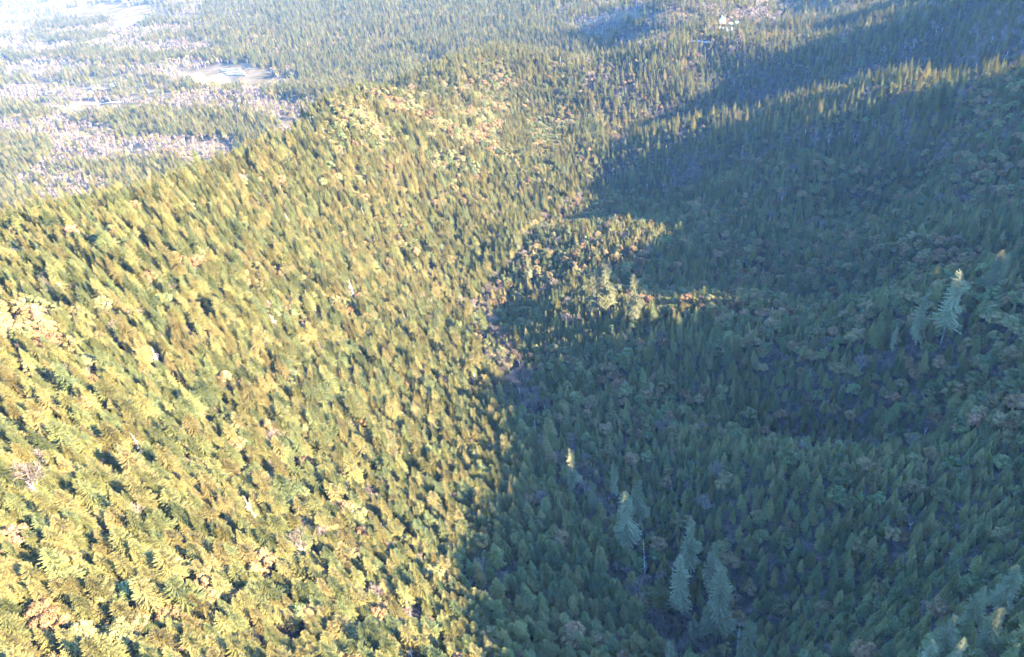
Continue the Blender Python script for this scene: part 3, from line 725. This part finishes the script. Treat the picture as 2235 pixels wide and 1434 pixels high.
# ------------------------------------------------------------------ the rest of the forest: one object, a tree at every vertex
pcoll = bpy.data.collections.new("tree_prototypes")
for i, p in enumerate(PROTO):
    o = bpy.data.objects.new("a%02d_%s" % (i, p["key"]), p["joined"]); pcoll.objects.link(o)
def scatter(name, xs, ys, zs, idx_, sx, sz, rot, label, cat):
    me = bpy.data.meshes.new(name); me.vertices.add(len(xs))
    me.vertices.foreach_set("co", np.stack([xs, ys, zs], 1).astype(np.float32).ravel())
    a_ = me.attributes.new("pick", 'INT', 'POINT'); a_.data.foreach_set("value", idx_.astype(np.int32))
    a_ = me.attributes.new("size", 'FLOAT_VECTOR', 'POINT'); a_.data.foreach_set("vector", np.stack([sx, sx, sz], 1).astype(np.float32).ravel())
    a_ = me.attributes.new("turn", 'FLOAT_VECTOR', 'POINT'); a_.data.foreach_set("vector", rot.astype(np.float32).ravel())
    o = link(name, me); md = o.modifiers.new("scatter", 'NODES')
    ng = bpy.data.node_groups.new(name + "_nodes", 'GeometryNodeTree'); md.node_group = ng
    ng.interface.new_socket("Geometry", in_out='INPUT', socket_type='NodeSocketGeometry'); ng.interface.new_socket("Geometry", in_out='OUTPUT', socket_type='NodeSocketGeometry')
    gi = ng.nodes.new("NodeGroupInput"); go = ng.nodes.new("NodeGroupOutput"); ip = ng.nodes.new("GeometryNodeInstanceOnPoints")
    ci = ng.nodes.new("GeometryNodeCollectionInfo"); ci.inputs["Collection"].default_value = pcoll
    ci.inputs["Separate Children"].default_value = True; ci.inputs["Reset Children"].default_value = True
    ip.inputs["Pick Instance"].default_value = True
    def na(nm, ty):
        q_ = ng.nodes.new("GeometryNodeInputNamedAttribute"); q_.data_type = ty; q_.inputs["Name"].default_value = nm; return q_
    e2r = ng.nodes.new("FunctionNodeEulerToRotation")
    L_ = ng.links.new
    L_(gi.outputs[0], ip.inputs["Points"]); L_(ci.outputs[0], ip.inputs["Instance"])
    L_(na("pick", 'INT').outputs["Attribute"], ip.inputs["Instance Index"]); L_(na("size", 'FLOAT_VECTOR').outputs["Attribute"], ip.inputs["Scale"])
    L_(na("turn", 'FLOAT_VECTOR').outputs["Attribute"], e2r.inputs[0]); L_(e2r.outputs[0], ip.inputs["Rotation"])
    L_(ip.outputs[0], go.inputs[0])
    return tag(o, label, cat, kind="stuff")
r_ = ~solo
rot = np.stack([tilt[:, 0], tilt[:, 1], rotz], 1)
scatter("forest", tx[r_], ty[r_], tz[r_] - .2, tk[r_], (tsc * tws)[r_], tsc[r_], rot[r_], "dense mixed conifer forest covering the hills, ravine and lowland", "forest")
# undergrowth in gaps and along the creek
x, y = jgrid(-300, 560, -40, 1300, 4.5, .5); z = ground(x, y); u, v, dep = proj(x, y, z); m_ = (u > -60) & (u < W + 60) & (v > -20) & (v < H + 60)
x, y, z = x[m_], y[m_], z[m_]; d, side = creek_dist(x, y); m_ = (rng.rand(len(x)) < .75) | ((d < 18) & (y < 470)); x, y, z = x[m_], y[m_], z[m_]; N = len(x)
scatter("undergrowth", x, y, z - .1, pick([KEY["zshrub0"], KEY["zshrub1"]], N), rng.uniform(.7, 1.8, N), rng.uniform(.6, 1.5, N), np.stack([0 * x, 0 * x, rng.rand(N) * 6.28], 1),
        "brown and reddish brush on the forest floor and along the ravine", "undergrowth")

# ------------------------------------------------------------------ things of the lowland and the hilltop
def sheet_mesh(name, pts, mat, lift):
    pts = np.array(pts); zz = ground(pts[:, 0], pts[:, 1]) + lift
    return make_mesh(name, np.column_stack([pts[:, 0], pts[:, 1], zz]), [np.arange(len(pts))[None, :]], [mat])
M_WATER = simple_mat("pond water", (0.10, 0.16, 0.20), 0.08)
M_WATER.node_tree.nodes["Principled BSDF"].inputs["Specular IOR Level"].default_value = 0.6
th = np.linspace(0, 2 * np.pi, 40, endpoint=False)
rad = 1 + .22 * np.sin(2 * th + .6) + .13 * np.sin(3 * th + 2) + .06 * np.sin(7 * th)
def pond(cx, cy_, rx, ry, ang, label):
    px = cx + np.cos(ang) * np.cos(th) * rx * rad - np.sin(ang) * np.sin(th) * ry * rad
    py = cy_ + np.sin(ang) * np.cos(th) * rx * rad + np.cos(ang) * np.sin(th) * ry * rad
    zz = float(ground(cx, cy_)) + 0.5
    o = link("pond", make_mesh("pond", np.column_stack([px, py, 0 * px + zz]), [np.arange(40)[None, ::1]], [M_WATER])); tag(o, label, kind="structure")
pond(POND[0], POND[1], 52, 105, .5, "pale blue pond in the open lowland")

M_VINE = simple_mat("vine rows", (0.17, 0.13, 0.075), 0.95, 0.6, (0.25, 0.2, 0.12))
M_FIELD = simple_mat("mown pale field", (0.36, 0.32, 0.22), 0.95, 0.05, (0.43, 0.38, 0.28), 'Object')
def strip(name, A, B, w, h, mat):
    A = np.array(A[:2]); B = np.array(B[:2]); L = np.linalg.norm(B - A); d = (B - A) / L; s_ = np.array([-d[1], d[0]]); n_ = 7; V = []; Qs = []
    rr = np.random.RandomState(int(abs(A[0]) * 7) % 9999)
    for i in range(n_):
        c = A + (B - A) * i / (n_ - 1); g = float(ground(c[0], c[1])); hh = h * rr.uniform(.8, 1.15); ww = w * rr.uniform(.8, 1.2) / 2
        V += [(*(c - s_ * ww), g - .3), (*(c - s_ * ww * .7), g + hh), (*(c + s_ * ww * .7), g + hh), (*(c + s_ * ww), g - .3)]
    for i in range(n_ - 1):
        for k in range(3): Qs.append((i * 4 + k, i * 4 + k + 1, i * 4 + k + 5, i * 4 + k + 4))
    Qs += [(0, 3, 2, 1), (n_ * 4 - 4, n_ * 4 - 3, n_ * 4 - 2, n_ * 4 - 1)]
    return link(name, make_mesh(name, V, [np.array(Qs)], [mat]))
BLK = {"left": ((404, 164), (439, 160), (470, 186), (430, 194), 8), "middle": ((452, 172), (486, 161), (504, 178), (476, 185), 6), "upper": ((480, 152), (524, 152), (538, 164), (492, 163), 5)}
for bn, (a_, b_, c_, d_, nr) in BLK.items():
    A, B, C_q, D_q = [at(*q_)[:2] for q_ in (a_, b_, c_, d_)]
    for i in range(nr):
        f = i / (nr - 1); o = strip("vine_row", A + (D_q - A) * f, B + (C_q - B) * f, 5.0, 1.9, M_VINE)
        tag(o, "%s row from the top in the %s block of the pale vineyard" % (ordn(i), bn), "vine row", group="rows of the vineyard")

def track(name, pts, w, mat, label, lift=.35):
    P_ = np.array([at(*p)[:2] for p in pts]); fine = []
    for a_, b_ in zip(P_[:-1], P_[1:]):
        k = max(2, int(np.linalg.norm(b_ - a_) / 8)); fine += [a_ + (b_ - a_) * t / k for t in range(k)]
    fine.append(P_[-1]); fine = np.array(fine); tn = np.gradient(fine, axis=0); tn /= np.linalg.norm(tn, axis=1)[:, None] + 1e-9; nn = np.column_stack([-tn[:, 1], tn[:, 0]])
    L_, R_ = fine - nn * w / 2, fine + nn * w / 2; zl, zr = ground(L_[:, 0], L_[:, 1]), ground(R_[:, 0], R_[:, 1]); zt_ = np.maximum(zl, zr) + lift
    V = np.concatenate([np.column_stack([L_, zt_]), np.column_stack([R_, zt_])]); k = len(fine); i = np.arange(k - 1)
    tag(link(name, make_mesh(name, V, [np.stack([i, i + k, i + k + 1, i + 1], 1)], [mat])), label, kind="structure")
M_DIRT = simple_mat("pale dirt track", (0.36, 0.29, 0.24), .95, .3, (0.27, 0.21, 0.17))
track("dirt_track", [(1498, 92), (1520, 90), (1540, 92), (1556, 95)], 7, M_DIRT, "pinkish dirt track cut below the hilltop house")
track("dirt_track", [(1205, 142), (1240, 134), (1285, 127)], 5, M_DIRT, "pale dirt track along the shaded far slope")
track("dirt_road", [(60, 238), (130, 232), (200, 226), (262, 224)], 9, M_DIRT, "pale road crossing the lowland clearing")

def house(u, v, w, dp, h, rh, rot, wall, roof, label, wins=3, name="house"):
    p = at(u, v); e = bpy.data.objects.new(name, None); COL.objects.link(e); e.location = p; e.rotation_euler = (0, 0, rot); tag(e, label, "house" if name == "house" else "shed", group="houses in the valley")
    a_, b_ = w / 2, dp / 2
    V = [(-a_, -b_, -1.5), (a_, -b_, -1.5), (a_, b_, -1.5), (-a_, b_, -1.5), (-a_, -b_, h), (a_, -b_, h), (a_, b_, h), (-a_, b_, h), (-a_, 0, h + rh), (a_, 0, h + rh)]
    link("wall", make_mesh("wall", V, [np.array([(0, 1, 5, 4), (2, 3, 7, 6), (1, 2, 6, 5), (3, 0, 4, 7)]), np.array([(5, 6, 9), (7, 4, 8)])], [wall]), e)
    o_ = .6; t_ = .25; sl = rh / b_
    R = []; 
    for sg in (-1, 1):
        R += [(-a_ - o_, sg * (b_ + o_), h - sl * o_ + .05), (a_ + o_, sg * (b_ + o_), h - sl * o_ + .05), (a_ + o_, 0, h + rh + .05), (-a_ - o_, 0, h + rh + .05)]
        R += [(x_, y_, z_ + t_) for x_, y_, z_ in R[-4:]]
    R = np.array(R); Q_ = []
    for b0 in (0, 8): Q_ += [(b0, b0 + 1, b0 + 2, b0 + 3), (b0 + 4, b0 + 5, b0 + 6, b0 + 7), (b0, b0 + 1, b0 + 5, b0 + 4), (b0 + 1, b0 + 2, b0 + 6, b0 + 5), (b0 + 3, b0, b0 + 4, b0 + 7)]
    rf = link("roof", make_mesh("roof", R, [np.array(Q_)], [roof]), e)
    def box(nm, x0, x1, y0, y1, z0, z1, mat, par):
        V = [(x, y, z) for z in (z0, z1) for x, y in ((x0, y0), (x1, y0), (x1, y1), (x0, y1))]
        return link(nm, make_mesh(nm, V, [np.array([(0, 3, 2, 1), (4, 5, 6, 7), (0, 1, 5, 4), (1, 2, 6, 5), (2, 3, 7, 6), (3, 0, 4, 7)])], [mat]), par)
    box("chimney", a_ * .5, a_ * .5 + .9, .4, 1.3, h + rh * .5, h + rh + 1.1, M_STONE, rf)
    for i in range(wins):
        x = -a_ + w * (i + .5) / (wins + 1); box("window", x - .6, x + .6, -b_ - .06, -b_ + .1, h * .35, h * .35 + 1.3, M_PANE, e)
    box("door", a_ - w / (wins + 1) * .7 - .5, a_ - w / (wins + 1) * .7 + .5, -b_ - .07, -b_ + .1, 0, 2.1, M_DOOR, e)
M_WHITE = simple_mat("white painted wall", (0.78, 0.75, 0.70), .7); M_TANW = simple_mat("tan wall", (0.42, 0.33, 0.25), .8, 3, (0.48, 0.38, 0.28))
M_STONE = simple_mat("chimney stone", (0.3, 0.27, 0.25), .9, 2, (0.4, 0.37, 0.33)); M_PANE = simple_mat("window glass", (0.05, 0.07, 0.09), .1); M_DOOR = simple_mat("dark door", (0.10, 0.06, 0.05), .5)
M_RDARK = simple_mat("dark shingle roof", (0.10, 0.10, 0.12), .8, 2, (0.15, 0.14, 0.16)); M_RTEAL = simple_mat("pale teal metal roof", (0.35, 0.50, 0.50), .4); M_RPALE = simple_mat("pale roof", (0.6, 0.58, 0.55), .6)
house(1576, 52, 9, 9, 7, 5, 1.35, M_WHITE, M_RPALE, "white steep-gabled house on the hilltop clearing", 2)
house(1601, 55, 17, 7, 3, 2, .15, M_TANW, M_RTEAL, "long low building with a pale teal roof beside the hilltop house", 5)
house(1630, 66, 7, 5, 2.6, 1.6, -.3, M_WHITE, M_RPALE, "small pale shed below the hilltop house", 1, "shed")
house(210, 192, 17, 9, 4, 3, .2, M_WHITE, M_RDARK, "dark-roofed lowland house in the long pale clearing")
house(247, 187, 14, 9, 3.5, 2.6, .5, M_WHITE, M_RPALE, "pale-roofed lowland house right of the dark-roofed one")
house(60, 138, 20, 10, 4, 3, -.2, M_WHITE, M_RPALE, "pale house far out in the left lowland clearing")
house(352, 128, 15, 9, 4, 3, .7, M_TANW, M_RDARK, "brown house among leafless trees above the vineyard")
house(178, 10, 24, 12, 5, 3.5, .1, M_WHITE, M_RDARK, "farthest dark-roofed farmhouse at the top of the lowland")
M_ROCK = simple_mat("pale bedrock", (0.42, 0.40, 0.37), .9, .6, (0.58, 0.55, 0.50))
def rock(u, v, r, flat, seed, label):
    rr = np.random.RandomState(seed); p = at(u, v); n1, n2 = 9, 14; V = []
    ph = rr.rand(4) * 6.28
    for i in range(n1 + 1):
        for j in range(n2):
            t_, f_ = math.pi * i / n1, 2 * math.pi * j / n2; k = 1 + .18 * math.sin(3 * f_ + ph[0]) * math.sin(t_) + .12 * math.sin(5 * t_ + ph[1] + f_) + rr.uniform(-.07, .07) * (0 < i < n1)
            V.append((r * k * math.sin(t_) * math.cos(f_), r * .8 * k * math.sin(t_) * math.sin(f_), r * flat * k * math.cos(t_)))
    Q_ = [(i * n2 + j, i * n2 + (j + 1) % n2, (i + 1) * n2 + (j + 1) % n2, (i + 1) * n2 + j) for i in range(n1) for j in range(n2)]
    o = link("rock", make_mesh("rock", V, [np.array(Q_)], [M_ROCK])); o.location = p; o.rotation_euler = (0, 0, rr.rand() * 6); tag(o, label, "rock", group="pale rocks on the hilltop clearing")
rock(1570, 62, 6, .35, 1, "pale bare rock slab just below the white hilltop house")
rock(1590, 64, 8, .3, 2, "largest pale rock slab under the long low building")
rock(1612, 66, 6, .35, 3, "pale rock slab between the long building and the shed")
rock(1645, 72, 4, .5, 4, "small pale rock right of the hilltop shed")


# ------------------------------------------------------------------ haze
mt, n, l = new_mat("haze air")
out = n.new("ShaderNodeOutputMaterial"); pv = n.new("ShaderNodeVolumePrincipled")
pv.inputs["Color"].default_value = (0.27, 0.54, 1.0, 1); pv.inputs["Density"].default_value = 0.000029; pv.inputs["Anisotropy"].default_value = 0.0
l.new(pv.outputs[0], out.inputs["Volume"])
zb = float(GZ.min()) - 1.0; zt = max(CAM_Z + 12.0, float(GZ.max()) + 5)
x0, x1, y0, y1 = AX[0] - 20, AX[-1] + 20, AY[0] - 20, AY[-1] + 20
V = np.array([(x_, y_, z_) for z_ in (zb, zt) for x_, y_ in ((x0, y0), (x1, y0), (x1, y1), (x0, y1))])
Q = np.array([(0, 3, 2, 1), (4, 5, 6, 7), (0, 1, 5, 4), (1, 2, 6, 5), (2, 3, 7, 6), (3, 0, 4, 7)])
hz = link("haze", make_mesh("haze", V, [Q], [mt])); tag(hz, "thin pale blue haze lying over the whole valley", "haze", kind="stuff")
